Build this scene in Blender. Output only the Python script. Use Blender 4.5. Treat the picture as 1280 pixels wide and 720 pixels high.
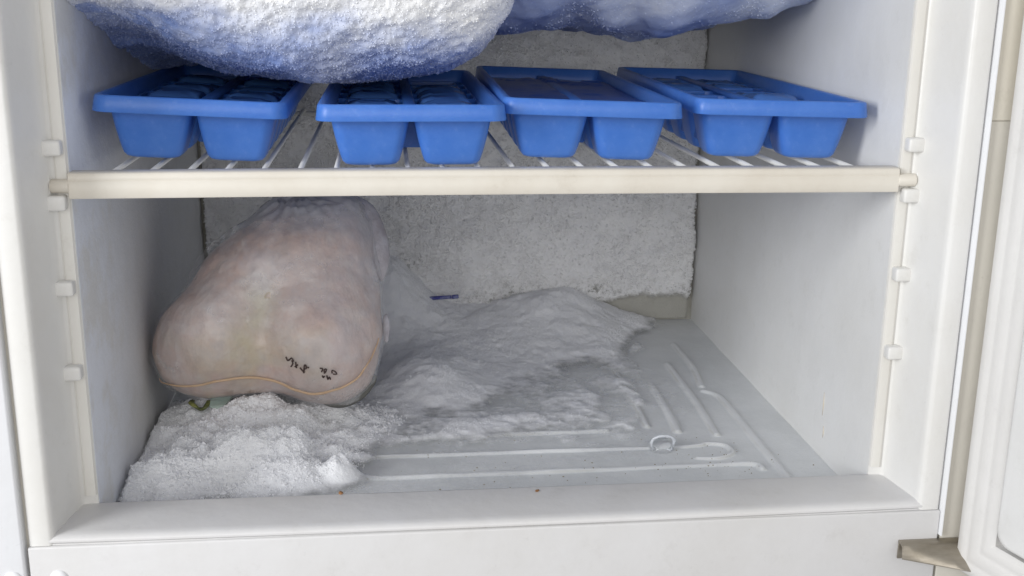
import bpy, bmesh, math, random
import numpy as np
from mathutils import Vector, Matrix
random.seed(7)
S = bpy.context.scene
for o in list(bpy.data.objects): bpy.data.objects.remove(o)
C = S.collection
R = math.radians

# ------------------------------------------------------------------ camera
cam_d = bpy.data.cameras.new('camera'); cam = bpy.data.objects.new('camera', cam_d); C.objects.link(cam)
cam.location = (-0.06836, -0.66612, 0.31152); cam.rotation_euler = (1.31178, -0.0112, -0.11075)
cam_d.sensor_width = 36; cam_d.lens = 36*1400.7/1280; cam_d.clip_start = .01; cam_d.clip_end = 50
S.camera = cam
# ------------------------------------------------------------------ light: a dim room and a window behind, to the left
w = bpy.data.worlds.new('World'); S.world = w; w.use_nodes = True
w.node_tree.nodes['Background'].inputs[0].default_value = (.98, .98, 1.0, 1)
w.node_tree.nodes['Background'].inputs[1].default_value = .46
def area(name, loc, target, sx, sy, power, col):
    d = bpy.data.lights.new(name, 'AREA'); d.shape = 'RECTANGLE'; d.size = sx; d.size_y = sy; d.energy = power; d.color = col
    o = bpy.data.objects.new(name, d); C.objects.link(o); o.location = loc
    o.rotation_euler = (Vector(target)-Vector(loc)).to_track_quat('-Z', 'Y').to_euler(); return o
area('window_light', (-1.45, -.92, .58), (.20, .08, .12), .55, .8, 22, (.965, .98, 1.0))
area('room_light', (-.40, -2.15, .62), (.0, .1, .1), 2.0, 1.1, 17, (1.0, .985, .97))
vs = S.view_settings; S.display_settings.display_device = 'sRGB'
vs.view_transform = 'Standard'; vs.look = 'None'; vs.exposure = 0; vs.gamma = 1
S.render.engine = 'CYCLES'; S.cycles.max_bounces = 8; S.cycles.transparent_max_bounces = 10
S.render.filter_size = 2.1

# ------------------------------------------------------------------ noise
_rng = np.random.default_rng(3); _T = _rng.random((64, 64, 64))*2-1
def vnoise(x, y, z):
    x = np.asarray(x, float); y = np.asarray(y, float)+0*x; z = np.asarray(z, float)+0*x; x = x+0*y+0*z
    xi, yi, zi = np.floor(x).astype(int), np.floor(y).astype(int), np.floor(z).astype(int)
    f = lambda t: t*t*t*(t*(t*6-15)+10)
    u, v, q = f(x-xi), f(y-yi), f(z-zi)
    g = lambda a, b, c: _T[(xi+a) & 63, (yi+b) & 63, (zi+c) & 63]
    l = lambda a, b, t: a+(b-a)*t
    return l(l(l(g(0,0,0), g(1,0,0), u), l(g(0,1,0), g(1,1,0), u), v), l(l(g(0,0,1), g(1,0,1), u), l(g(0,1,1), g(1,1,1), u), v), q)
def fbm(x, y, z, freq, octv=4, gain=.5):
    s = 0; a = 1; t = 0
    for i in range(octv):
        s = s+a*vnoise(np.asarray(x)*freq+17*i, np.asarray(y)*freq+5*i, np.asarray(z)*freq+31*i); t += a; a *= gain; freq *= 2.03
    return s/t
def sst(x, a, b):
    t = np.clip((x-a)/(b-a), 0, 1); return t*t*(3-2*t)

# ------------------------------------------------------------------ materials
class Mat:
    def __init__(s, name, **kw):
        s.m = bpy.data.materials.new(name); s.m.use_nodes = True; s.nt = s.m.node_tree; s.b = s.nt.nodes['Principled BSDF']
        s.tc = s.nt.nodes.new('ShaderNodeTexCoord')
        for k, v in kw.items(): s.set(k, v)
    def set(s, k, v):
        k = k.replace('_', ' ')
        if k == 'Base Color' and len(v) == 3: v = (*v, 1)
        s.b.inputs[k].default_value = v
    def node(s, t, **kw):
        n = s.nt.nodes.new(t)
        for k, v in kw.items(): setattr(n, k, v)
        return n
    def link(s, a, b): s.nt.links.new(a, b)
    def noise(s, scale, detail=4, rough=.6, sc=None):
        n = s.node('ShaderNodeTexNoise'); n.inputs['Scale'].default_value = scale; n.inputs['Detail'].default_value = detail; n.inputs['Roughness'].default_value = rough
        if sc:
            mp = s.node('ShaderNodeMapping'); mp.inputs['Scale'].default_value = sc; s.link(s.tc.outputs['Object'], mp.inputs[0]); s.link(mp.outputs[0], n.inputs['Vector'])
        else: s.link(s.tc.outputs['Object'], n.inputs['Vector'])
        return n.outputs['Fac']
    def ramp(s, fac, stops):
        r = s.node('ShaderNodeValToRGB'); e = r.color_ramp.elements
        while len(e) < len(stops): e.new(.5)
        for i, (p, c) in enumerate(stops):
            e[i].position = p; e[i].color = (c, c, c, 1) if not hasattr(c, '__len__') else (*c, 1)
        s.link(fac, r.inputs[0]); return r.outputs[0]
    def mix(s, fac, a, b, mode='MIX'):
        n = s.node('ShaderNodeMix', data_type='RGBA', blend_type=mode)
        for sock, v in ((n.inputs[0], fac), (n.inputs[6], a), (n.inputs[7], b)):
            if isinstance(v, (int, float)): sock.default_value = v if sock.type == 'VALUE' else (v, v, v, 1)
            elif isinstance(v, tuple): sock.default_value = (*v, 1)
            else: s.link(v, sock)
        return n.outputs[2]
    def color(s, out): s.link(out, s.b.inputs['Base Color'])
    def bump(s, hs, strength=.3, dist=.001):
        prev = None
        for (h, d) in hs:
            b = s.node('ShaderNodeBump'); b.inputs['Strength'].default_value = strength; b.inputs['Distance'].default_value = d
            s.link(h, b.inputs['Height'])
            if prev: s.link(prev, b.inputs['Normal'])
            prev = b.outputs[0]
        s.link(prev, s.b.inputs['Normal'])
    def attr(s, n):
        a = s.node('ShaderNodeAttribute'); a.attribute_name = n; return a.outputs['Fac']
    def sep(s):
        n = s.node('ShaderNodeSeparateXYZ'); s.link(s.tc.outputs['Object'], n.inputs[0]); return n.outputs
    def rng(s, v, a, b, c=0., d=1.):
        n = s.node('ShaderNodeMapRange'); n.interpolation_type = 'SMOOTHSTEP'
        for i, q in enumerate((a, b, c, d)): n.inputs[i+1].default_value = q
        s.link(v, n.inputs[0]); return n.outputs[0]
    def math(s, op, a, b):
        n = s.node('ShaderNodeMath', operation=op)
        for i, v in enumerate((a, b)):
            if isinstance(v, (int, float)): n.inputs[i].default_value = v
            else: s.link(v, n.inputs[i])
        return n.outputs[0]

def plastic(name, col, dirt, rough=.38, amt=.5):
    m = Mat(name, Roughness=rough, Specular_IOR_Level=.45)
    n = m.ramp(m.noise(9, 5, .65), [(.35, 0.), (.75, amt)])
    n2 = m.ramp(m.noise(160, 3, .6), [(.70, 0.), (.80, .35)])
    c = m.mix(n, col, dirt); c = m.mix(m.ramp(m.noise(38, 7, .8), [(.56, 0.), (.70, .28)]), c, tuple(v*.86 for v in dirt)); c = m.mix(n2, c, tuple(v*.8 for v in dirt)); m.color(c)
    m.link(m.ramp(m.noise(25, 4), [(.3, rough-.06), (.7, rough+.12)]), m.b.inputs['Roughness'])
    m.bump([(m.noise(55, 3), .0012), (m.noise(900, 2), .00006)], .35)
    return m.m
M_liner = plastic('white_plastic_liner', (.80, .80, .79), (.70, .69, .65))
M_frame = plastic('white_plastic_frame', (.775, .77, .75), (.69, .67, .62), .34, .6)
M_ivory = plastic('ivory_plastic', (.70, .66, .57), (.55, .50, .40), .4)
M_rail = plastic('rail_plastic', (.76, .745, .70), (.66, .63, .57), .4)
M_bar = plastic('cream_plastic_bar', (.74, .705, .63), (.58, .52, .43), .42, .75)
M_shell = plastic('painted_steel', (.80, .81, .83), (.74, .74, .74), .3)
M_gasket = plastic('door_gasket_rubber', (.76, .75, .73), (.60, .58, .55), .5)
M_sill = plastic('sill_plastic', (.69, .685, .685), (.60, .585, .56), .34, .65)
M_wire = plastic('white_coated_wire', (.80, .80, .78), (.6, .58, .52), .3)
M_beige = plastic('beige_seal_strip', (.64, .61, .54), (.54, .51, .45), .5)

# left wall with thin frost bloom
mm = Mat('frosted_liner_wall', Roughness=.5, Specular_IOR_Level=.3)
bl = mm.ramp(mm.noise(14, 6, .7, (1, 1, 1)), [(.40, 0.), (.53, 1.)])
x = mm.sep(); gate = mm.rng(x[1], .0, .16, 1., .15)
c = mm.mix(mm.math('MULTIPLY', bl, gate), (.76, .76, .75), (.84, .87, .93))
c = mm.mix(mm.ramp(mm.noise(60, 5, .7), [(.5, 0.), (.75, .22)]), c, (.60, .61, .61)); mm.color(c)
mm.bump([(mm.noise(300, 4, .7), .0008), (mm.noise(40, 4), .0020)], .5); M_lwall = mm.m

# frost, one builder with variants
def frost(name, base, alt, speck_shade=None, alpha=False, rough=.75, fine=900, tintattr=None, tint=None, sss=.0, bmp=1.):
    m = Mat(name, Roughness=rough, Specular_IOR_Level=.35)
    c = m.mix(m.ramp(m.noise(22, 6, .65), [(.35, 0.), (.68, 1.)]), base, alt)
    c = m.mix(m.ramp(m.noise(260, 5, .8), [(.54, .0), (.74, .16)]), c, tuple(v*.84 for v in alt))
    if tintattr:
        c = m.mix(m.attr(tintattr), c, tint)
    if speck_shade:
        a = m.attr('speck_shade'); n = m.ramp(m.noise(210, 5, .8), [(.50, 0.), (.60, 1.)])
        c = m.mix(m.math('MULTIPLY', a, n), c, speck_shade)
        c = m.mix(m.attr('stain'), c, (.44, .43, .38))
    m.color(c)
    m.bump([(m.noise(fine, 5, .75), .0011*bmp), (m.noise(fine*.33, 4, .7), .0022*bmp)], .6)
    if sss:
        m.set('Subsurface_Weight', sss); m.b.inputs['Subsurface Radius'].default_value = (.8, .9, 1.); m.b.inputs['Subsurface Scale'].default_value = .012
    if alpha:
        out = m.nt.nodes['Material Output']; tr = m.node('ShaderNodeBsdfTransparent'); mx = m.node('ShaderNodeMixShader')
        cv = m.attr('cover'); n = m.noise(120, 5, .7)
        f = m.rng(m.math('ADD', cv, m.math('MULTIPLY', m.math('SUBTRACT', n, .5), .5)), .08, .75)
        m.link(f, mx.inputs[0]); m.link(tr.outputs[0], mx.inputs[1]); m.link(m.b.outputs[0], mx.inputs[2]); m.link(mx.outputs[0], out.inputs[0])
    return m.m
M_snow = frost('loose_freezer_snow', (.95, .955, .965), (.88, .885, .91), alpha=True, bmp=.4)
M_backfrost = frost('wall_frost', (.93, .93, .93), (.88, .88, .89), speck_shade=(.10, .095, .065), fine=700)
M_lump = frost('hanging_frost', (.92, .92, .91), (.84, .85, .88), tintattr='blue', tint=(.17, .27, .60), fine=900, bmp=.22)  # tint: bounce from the blue trays, painted into white frost
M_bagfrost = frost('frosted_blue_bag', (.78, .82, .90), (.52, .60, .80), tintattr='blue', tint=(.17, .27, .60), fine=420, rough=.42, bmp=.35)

# blue plastic
mm = Mat('blue_polypropylene', Base_Color=(.045, .165, .62), Roughness=.36, Specular_IOR_Level=.42)
c = mm.mix(mm.ramp(mm.noise(35, 5, .7), [(.35, 0.), (.8, 1.)]), (.050, .168, .55), (.085, .22, .62))
c = mm.mix(mm.ramp(mm.noise(130, 6, .8), [(.56, 0.), (.76, .28)]), c, (.24, .36, .70)); mm.color(c)
mm.set('Subsurface_Weight', .15); mm.b.inputs['Subsurface Radius'].default_value = (.2, .5, 1.); mm.b.inputs['Subsurface Scale'].default_value = .004
mm.bump([(mm.noise(500, 3), .00025), (mm.noise(45, 3), .001)], .35); M_blue = mm.m
mm = Mat('cloudy_ice', Base_Color=(.10, .25, .66), Roughness=.25, IOR=1.31)
mm.set('Transmission_Weight', .25); mm.bump([(mm.noise(160, 4), .001)], .5); M_ice = mm.m
mm = Mat('clear_ice', Base_Color=(.93, .96, 1), Roughness=.08, IOR=1.31)
mm.set('Transmission_Weight', .55); mm.bump([(mm.noise(220, 4), .0006)], .4); M_clear = mm.m
mm = Mat('glassy_ice', Base_Color=(.97, .98, 1), Roughness=.04, IOR=1.31); mm.set('Transmission_Weight', .92); mm.bump([(mm.noise(160, 3), .0010)], .5); M_drop = mm.m
# aluminium plate with thin frost film
mm = Mat('frosted_aluminium_plate', Metallic=.05, Roughness=.38, Specular_IOR_Level=.5)
c = mm.mix(mm.ramp(mm.noise(11, 6, .7), [(.35, 0.), (.7, 1.)]), (.70, .72, .725), (.84, .855, .86))
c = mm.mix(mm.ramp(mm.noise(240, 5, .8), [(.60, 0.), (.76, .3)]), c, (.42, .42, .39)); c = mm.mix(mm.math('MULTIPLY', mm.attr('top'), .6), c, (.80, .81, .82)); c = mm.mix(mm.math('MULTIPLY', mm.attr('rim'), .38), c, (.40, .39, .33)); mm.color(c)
mm.bump([(mm.noise(420, 4, .7), .0006), (mm.noise(30, 3), .002)], .4); M_plate = mm.m
mm = Mat('frosted_plate_rib', Metallic=.1, Roughness=.35, Base_Color=(.68, .70, .71))
c = mm.mix(mm.ramp(mm.noise(60, 5, .7), [(.42, 0.), (.7, 1.)]), (.70, .72, .73), (.60, .61, .59)); mm.color(c)
mm.bump([(mm.noise(300, 4, .7), .0008)], .5); M_rib = mm.m
# frozen bird in its wrap
mm = Mat('frozen_pink_skin_under_wrap', Roughness=.42, Specular_IOR_Level=.4)
c = mm.mix(mm.ramp(mm.noise(13, 5, .6), [(.32, 0.), (.70, 1.)]), (.66, .49, .42), (.60, .47, .43))
c = mm.mix(mm.ramp(mm.noise(38, 7, .75), [(.44, 0.), (.66, .7)]), c, (.72, .65, .61))
c = mm.mix(mm.ramp(mm.noise(90, 6, .75, (1, 1, .6)), [(.52, 0.), (.70, .5)]), c, (.36, .27, .26))
c = mm.mix(mm.attr('fat'), c, (.52, .48, .31))
c = mm.mix(mm.attr('frosty'), c, (.56, .55, .60)); mm.color(c)
mm.set('Coat_Weight', .5); mm.set('Coat_Roughness', .28)
mm.bump([(mm.noise(30, 4, .6, (1, 1, .5)), .006), (mm.noise(110, 4, .7), .0010), (mm.noise(420, 4, .7), .0004)], .5); M_bird = mm.m
M_seam = Mat('tan_seam', Base_Color=(.60, .42, .27), Roughness=.5).m
M_ink = Mat('dark_ink', Base_Color=(.06, .035, .03), Roughness=.7).m
mm = Mat('frosted_clear_wrap', Roughness=.45)
mm.color(mm.mix(mm.ramp(mm.noise(60, 5, .7), [(.35, 0.), (.7, 1.)]), (.38, .35, .37), (.55, .54, .58))); mm.bump([(mm.noise(70, 5), .004)], .6); M_wrap = mm.m
M_darkunder = Mat('dark_grey_underside', Base_Color=(.10, .10, .09), Roughness=.5).m
mm = Mat('yellow_green_tie', Roughness=.5); mm.color(mm.mix(mm.ramp(mm.noise(150, 3), [(.4, 0.), (.6, 1.)]), (.32, .33, .10), (.12, .14, .05))); M_tie = mm.m
M_mint = Mat('pale_mint_film', Base_Color=(.55, .68, .62), Roughness=.4).m
mm = Mat('dark_blue_plastic', Roughness=.4); mm.color(mm.mix(mm.ramp(mm.noise(220, 4), [(.45, 0.), (.65, 1.)]), (.05, .055, .27), (.22, .24, .42))); M_pen = mm.m
mm = Mat('tarnished_nickel', Metallic=.85, Roughness=.38)
mm.color(mm.mix(mm.ramp(mm.noise(60, 5, .7, (.2, 1, 1)), [(.35, 0.), (.7, 1.)]), (.44, .40, .34), (.26, .23, .18))); mm.bump([(mm.noise(300, 3), .0003)], .3); M_metal = mm.m
M_brown = Mat('brown_food_crumb', Base_Color=(.30, .15, .06), Roughness=.8).m
M_black = Mat('dark_gap', Base_Color=(.05, .045, .035), Roughness=.8).m
mm = Mat('bare_back_wall', Roughness=.6); mm.color(mm.mix(mm.ramp(mm.noise(40, 4), [(.35, 0.), (.65, 1.)]), (.40, .39, .35), (.27, .26, .22))); M_back = mm.m

# ------------------------------------------------------------------ object helpers
def mesh_obj(name, verts, faces, mat, parent=None, smooth=True, attrs=None):
    me = bpy.data.meshes.new(name); me.from_pydata([tuple(map(float, v)) for v in verts], [], [tuple(map(int, f)) for f in faces])
    me.materials.append(mat); me.update()
    if smooth: me.shade_smooth()
    for k, a in (attrs or {}).items():
        t = me.attributes.new(k, 'FLOAT', 'POINT'); t.data.foreach_set('value', np.asarray(a, np.float32).ravel())
    o = bpy.data.objects.new(name, me); C.objects.link(o)
    if parent: o.parent = parent
    return o
def empty(name, loc, label, cat, group=None, rot=(0, 0, 0)):
    o = bpy.data.objects.new(name, None); C.objects.link(o); o.location = loc; o.rotation_euler = rot; o.empty_display_size = .02
    return tag(o, label, cat, group)
def tag(o, label=None, cat=None, group=None, kind=None):
    for k, v in (('label', label), ('category', cat), ('group', group), ('kind', kind)):
        if v: o[k] = v
    return o
def finish(bm, name, mat, parent=None, bevel=0, seg=2, smooth=True):
    if bevel: bmesh.ops.bevel(bm, geom=[e for e in bm.edges if e.is_manifold and e.calc_face_angle(0) > .5], offset=bevel, segments=seg, profile=.5, affect='EDGES', clamp_overlap=True)
    bmesh.ops.recalc_face_normals(bm, faces=bm.faces)
    me = bpy.data.meshes.new(name); bm.to_mesh(me); bm.free(); me.materials.append(mat)
    if smooth: me.shade_smooth(); me.set_sharp_from_angle(angle=R(50))
    o = bpy.data.objects.new(name, me); C.objects.link(o)
    if parent: o.parent = parent
    return o
def box(name, lo, hi, mat, parent=None, bevel=.0005, seg=2):
    bm = bmesh.new(); bmesh.ops.create_cube(bm, size=1)
    for v in bm.verts: v.co = Vector([lo[i]+(v.co[i]+.5)*(hi[i]-lo[i]) for i in range(3)])
    return finish(bm, name, mat, parent, bevel, seg)
def extrude(name, prof, f, a, b, mat, parent=None, n=1, closed=True, bow=None):
    """profile points (p,q) swept from a to b; f(p,q,t) -> xyz"""
    V = []; F = []; k = len(prof)
    for i in range(n+1):
        t = a+(b-a)*i/n
        for p, q in prof: V.append(f(p, q, t))
    m = k if closed else k-1
    for i in range(n):
        for j in range(m): F.append((i*k+j, i*k+(j+1) % k, (i+1)*k+(j+1) % k, (i+1)*k+j))
    if closed: F.append(tuple(range(k-1, -1, -1))); F.append(tuple(n*k+j for j in range(k)))
    bm = bmesh.new(); vs = [bm.verts.new(v) for v in V]
    for fc in F: bm.faces.new([vs[i] for i in fc])
    return finish(bm, name, mat, parent)
def tube(name, pts, r, mat, parent=None, seg=10, flat=1., up=None, cap=True):
    pts = [Vector(p) for p in pts]; V = []; F = []; n = len(pts)
    rr = r if hasattr(r, '__len__') else [r]*n
    for i, p in enumerate(pts):
        d = (pts[min(i+1, n-1)]-pts[max(i-1, 0)]).normalized()
        u = Vector(up) if up else Vector((0, 0, 1))
        if abs(d.dot(u)) > .95: u = Vector((0, 1, 0))
        s = d.cross(u).normalized(); u = s.cross(d).normalized()
        for j in range(seg):
            a = 2*math.pi*j/seg; V.append(p+s*math.cos(a)*rr[i]+u*math.sin(a)*rr[i]*flat)
    for i in range(n-1):
        for j in range(seg): F.append((i*seg+j, i*seg+(j+1) % seg, (i+1)*seg+(j+1) % seg, (i+1)*seg+j))
    if cap: F.append(tuple(range(seg-1, -1, -1))); F.append(tuple((n-1)*seg+j for j in range(seg)))
    return mesh_obj(name, V, F, mat, parent)
def grid(name, P, mat, parent=None, attrs=None, flip=False):
    nu, nv, _ = P.shape; i = np.arange(nu*nv).reshape(nu, nv)
    F = np.stack([i[:-1, :-1], i[1:, :-1], i[1:, 1:], i[:-1, 1:]], -1).reshape(-1, 4)
    if flip: F = F[:, ::-1]
    return mesh_obj(name, P.reshape(-1, 3), F, mat, parent, True, attrs)
def smooth_path(pts, n=8):
    out = []; P = [Vector(p) for p in pts]
    for i in range(len(P)-1):
        a, b, c, d = P[max(i-1, 0)], P[i], P[i+1], P[min(i+2, len(P)-1)]
        for k in range(n):
            t = k/n; out.append(.5*((2*b)+(c-a)*t+(2*a-5*b+4*c-d)*t*t+(-a+3*b-3*c+d)*t**3))
    out.append(P[-1]); return out
def link_copy(o, parent=None):
    c = o.copy(); C.objects.link(c); c.parent = parent
    for ch in list(o.children): link_copy(ch, c)
    return c

def granules(n, P, W, size, seed, lift=.2, attrs=None, maxlift=0.):
    """small octahedral ice grains scattered over grid surface P with weights W -> verts, tris, attrs"""
    g = np.random.default_rng(seed); nu, nv, _ = P.shape
    w_ = W[:-1, :-1].ravel().clip(0); w_ = w_*np.linalg.norm(np.cross(P[1:, :-1]-P[:-1, :-1], P[:-1, 1:]-P[:-1, :-1]), axis=-1).ravel()
    k = g.choice(len(w_), n, p=w_/w_.sum()); i, j = k//(nv-1), k % (nv-1)
    a, b = g.random((2, n, 1)); c_ = P[i, j]*(1-a)*(1-b)+P[i+1, j]*a*(1-b)+P[i, j+1]*(1-a)*b+P[i+1, j+1]*a*b
    nn = with_normals(P)[i, j]
    if callable(lift): nn = lift(nn)
    q = g.normal(size=(n, 4)); q /= np.linalg.norm(q, axis=1, keepdims=True); w0, x0, y0, z0 = q.T
    M_ = np.stack([1-2*(y0*y0+z0*z0), 2*(x0*y0-z0*w0), 2*(x0*z0+y0*w0), 2*(x0*y0+z0*w0), 1-2*(x0*x0+z0*z0), 2*(y0*z0-x0*w0), 2*(x0*z0-y0*w0), 2*(y0*z0+x0*w0), 1-2*(x0*x0+y0*y0)], -1).reshape(n, 3, 3)
    o = np.array([[1, 0, 0], [-1, 0, 0], [0, 1, 0], [0, -1, 0], [0, 0, 1], [0, 0, -1]])*np.array([1, .8, .5])
    sz = size*(.45+1.0*g.random(n)**2.2)
    V = c_[:, None]+np.einsum('nij,kj->nki', M_, o)*sz[:, None, None]+nn[:, None]*(g.random(n)*maxlift)[:, None, None]
    T = np.array([[0, 2, 4], [2, 1, 4], [1, 3, 4], [3, 0, 4], [2, 0, 5], [1, 2, 5], [3, 1, 5], [0, 3, 5]])
    F = (np.arange(n)[:, None, None]*6+T).reshape(-1, 3)
    A = {kk: np.repeat(v[i, j], 6) for kk, v in (attrs or {}).items()}
    return V.reshape(-1, 3), F, A
def with_normals(P):
    du = np.gradient(P, axis=0); dv = np.gradient(P, axis=1); n = np.cross(du, dv); return n/np.maximum(np.linalg.norm(n, axis=-1, keepdims=True), 1e-9)
def grid_grains(name, P, mat, attrs, grains, flip=False):
    nu, nv, _ = P.shape; i = np.arange(nu*nv).reshape(nu, nv)
    Q = np.stack([i[:-1, :-1], i[1:, :-1], i[1:, 1:], i[:-1, 1:]], -1).reshape(-1, 4)
    if flip: Q = Q[:, ::-1]
    V = [P.reshape(-1, 3)]; A = {k: [np.asarray(v).ravel()] for k, v in attrs.items()}; T = []; off = nu*nv
    for gv, gf, ga in grains:
        V.append(gv); T.append(gf+off); off += len(gv)
        for k in A: A[k].append(ga[k])
    V = np.concatenate(V); T = np.concatenate(T) if T else np.zeros((0, 3), int)
    me = bpy.data.meshes.new(name); me.vertices.add(len(V)); me.vertices.foreach_set('co', V.astype(np.float32).ravel())
    me.loops.add(Q.size+T.size); me.loops.foreach_set('vertex_index', np.concatenate([Q.ravel(), T.ravel()]).astype(np.int32))
    me.polygons.add(len(Q)+len(T)); me.polygons.foreach_set('loop_start', np.concatenate([np.arange(len(Q))*4, len(Q)*4+np.arange(len(T))*3]).astype(np.int32))
    me.polygons.foreach_set('use_smooth', np.concatenate([np.ones(len(Q), bool), np.zeros(len(T), bool)]))
    me.materials.append(mat); me.update(calc_edges=True)
    for k, v in A.items():
        t = me.attributes.new(k, 'FLOAT', 'POINT'); t.data.foreach_set('value', np.concatenate(v).astype(np.float32))
    o = bpy.data.objects.new(name, me); C.objects.link(o); return o

# ================================================================== the refrigerator
ZF = -.0225; TOP = .37
fr = empty('refrigerator', (0, 0, 0), 'open white freezer compartment of an old refrigerator, thick with frost inside', 'refrigerator')
box('left_inner_wall', (-.27, .0005, -.045), (-.25, .47, TOP), M_lwall, fr, .0)
box('right_inner_wall', (.25, .0005, -.045), (.27, .47, TOP), M_liner, fr, .0)
box('back_inner_wall', (-.2498, .4465, -.045), (.2498, .47, TOP), M_back, fr, .0)
box('ceiling_panel', (-.2498, -.004, .352), (.2498, .446, TOP), M_liner, fr, .0)
# flared mouth: ledge column, flare, rounded edge, front flange
def mouth(side):
    pr = [(.2502, -.0004), (.2575, -.0012), (.2592, -.0022), (.2600, -.004)]
    pr += [(.2600+(.2665-.2600)*t, -.004-.031*t) for t in (.33, .66, 1)]
    pr += [(.2670, -.0385), (.2682, -.0402), (.2700, -.0408), (.2793, -.0408), (.2806, -.0402), (.2812, -.039), (.2812, -.02), (.2800, .03), (.2702, .03), (.2702, .0003), (.2502, .0003)]
    # slow bow of the moulding over its height
    return extrude('mouth_moulding', pr, lambda p, q, t: (side*(p), q, t), -.0075, TOP, M_frame, fr, n=4)
mouth(-1); mouth(1)
# raised column of the shelf rail, on the ledge
for s in (-1, 1):
    extrude('shelf_rail', [(.2506, -.0009), (.2512, -.0020), (.2560, -.0028), (.2573, -.0024), (.2578, -.0013)], lambda p, q, t, s=s: (s*p, q, t), .006, TOP, M_rail, fr)
# bottom lip: top slope and rounded front edge with its groove
lip = [(.0012, -.045), (.0012, -.0012), (.0004, -.0003), (-.001, 0), (-.034, -.0016), (-.0375, -.0021), (-.0398, -.0032), (-.0408, -.0048), (-.0406, -.0058), (-.0392, -.0062), (-.0392, -.0066), (-.0400, -.0068), (-.0400, -.0076), (-.03, -.012), (-.03, -.045)]
extrude('bottom_lip', lip, lambda p, q, t: (t, p, q+.0007*(0) - .0012*(1-(t/.27)**2)*(1 if p < -.03 and q > -.02 else .35)), -.2699, .2699, M_sill, fr, n=24)
box('bottom_crossbar', (-.2818, -.0420, -.16), (.2819, -.0303, -.0079), M_sill, fr, .0012, 3)
box('side_shell', (-.36, -.0440, -.16), (-.2836, .40, TOP), M_shell, fr, .0016, 3)
box('shell_gap', (-.2838, -.036, -.16), (-.2810, .0, TOP), M_beige, fr, .0)
extrude('shell_edge_trim', [(.2820, -.030), (.2820, -.0438), (.2824, -.0446), (.2831, -.0446), (.2835, -.0438), (.2835, -.030)], lambda p, q, t: (p, q, t), -.0245, TOP, M_shell, fr)
box('hinge_side_strip', (.2836, -.0415, -.16), (.312, .40, .241), M_beige, fr, .0006)
box('hinge_side_strip', (.2836, -.0421, .2412), (.312, .40, TOP), M_ivory, fr, .0006)
for (x_, z_, ) in ((-.2908, -.0266), (-.2655, -.0280)):
    bm = bmesh.new(); bmesh.ops.create_uvsphere(bm, u_segments=20, v_segments=12, radius=.0052)
    for v in bm.verts: v.co = Vector((v.co.x, v.co.y*.45, v.co.z))
    o = finish(bm, 'screw_cap', M_shell, fr); o.location = (x_, -.0440 if x_ < -.28 else -.0420, z_)
# pegs that carry the shelves
ZK = (.2225, .1908, .1400, .0878)
for s in (-1, 1):
    for z_ in ZK:
        bm = bmesh.new(); bmesh.ops.create_cube(bm, size=1)
        for v in bm.verts: v.co = Vector((v.co.x*.0112, v.co.y*.0085*(1 if v.co.x*s > 0 else 1), v.co.z*.0088))
        o = finish(bm, 'shelf_peg', M_frame, fr, .0016, 3); o.location = (s*.2572, -.0052, z_)
for s in (-1, 1):   # short retaining lug behind each shelf pin
    box('pin_socket', (s*.2612-.0012, -.0062, .1955), (s*.2612+.0012, -.0005, .2058), M_frame, fr, .0008)
# evaporator floor plate with pressed ribs
RIBS = [([(.2118, .040), (.2122, .10), (.2125, .16), (.2118, .212), (.202, .226)], .0042), ([(.2035, .238), (.2095, .29), (.209, .36)], .0038),
    ([(-.235, .069), (-.10, .070), (.05, .071), (.15, .072), (.193, .0705), (.199, .062)], .0038), ([(-.225, .1065), (-.05, .1075), (.08, .1075), (.158, .1075), (.1700, .1110), (.184, .107), (.187, .098), (.184, .089), (.172, .083), (.158, .085)], .0030),
    ([(.1845, .128), (.1872, .17), (.1885, .215), (.188, .30)], .0042), ([(.1560, .137), (.1590, .18), (.1600, .245)], .0042), ([(-.20, .142), (.0, .143), (.10, .144)], .0036),
    ([(.1340, .15), (.136, .22), (.135, .30)], .0036), ([(-.248, .026), (.249, .026)], .0030)]
X, Y = np.meshgrid(np.linspace(-.2499, .2499, 420), np.concatenate([np.linspace(.0015, .26, 300), np.linspace(.262, .446, 90)]), indexing='ij')
Hr = np.zeros_like(X)
for pts_, wd in RIBS:
    sp_ = smooth_path([(a, b, 0) for a, b in pts_], 5); D_ = np.full_like(X, 9.)
    for a, b in zip(sp_[:-1], sp_[1:]):
        vx, vy = b.x-a.x, b.y-a.y; t_ = np.clip(((X-a.x)*vx+(Y-a.y)*vy)/(vx*vx+vy*vy+1e-12), 0, 1)
        D_ = np.minimum(D_, np.hypot(X-a.x-t_*vx, Y-a.y-t_*vy))
    Hr = np.maximum(Hr, 1-sst(D_, wd*.35, wd))
Z = ZF+.0006*fbm(X, Y, 0, 14, 3)+.0023*Hr*(.8+.3*fbm(X, Y, 2, 20, 2))
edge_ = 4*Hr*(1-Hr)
pl = grid('evaporator_plate', np.stack([X, Y, Z], -1), M_plate, fr, {'rim': edge_*(.4+.9*sst(fbm(X, Y, 4, 30, 3), -.2, .4)), 'top': Hr})

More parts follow.
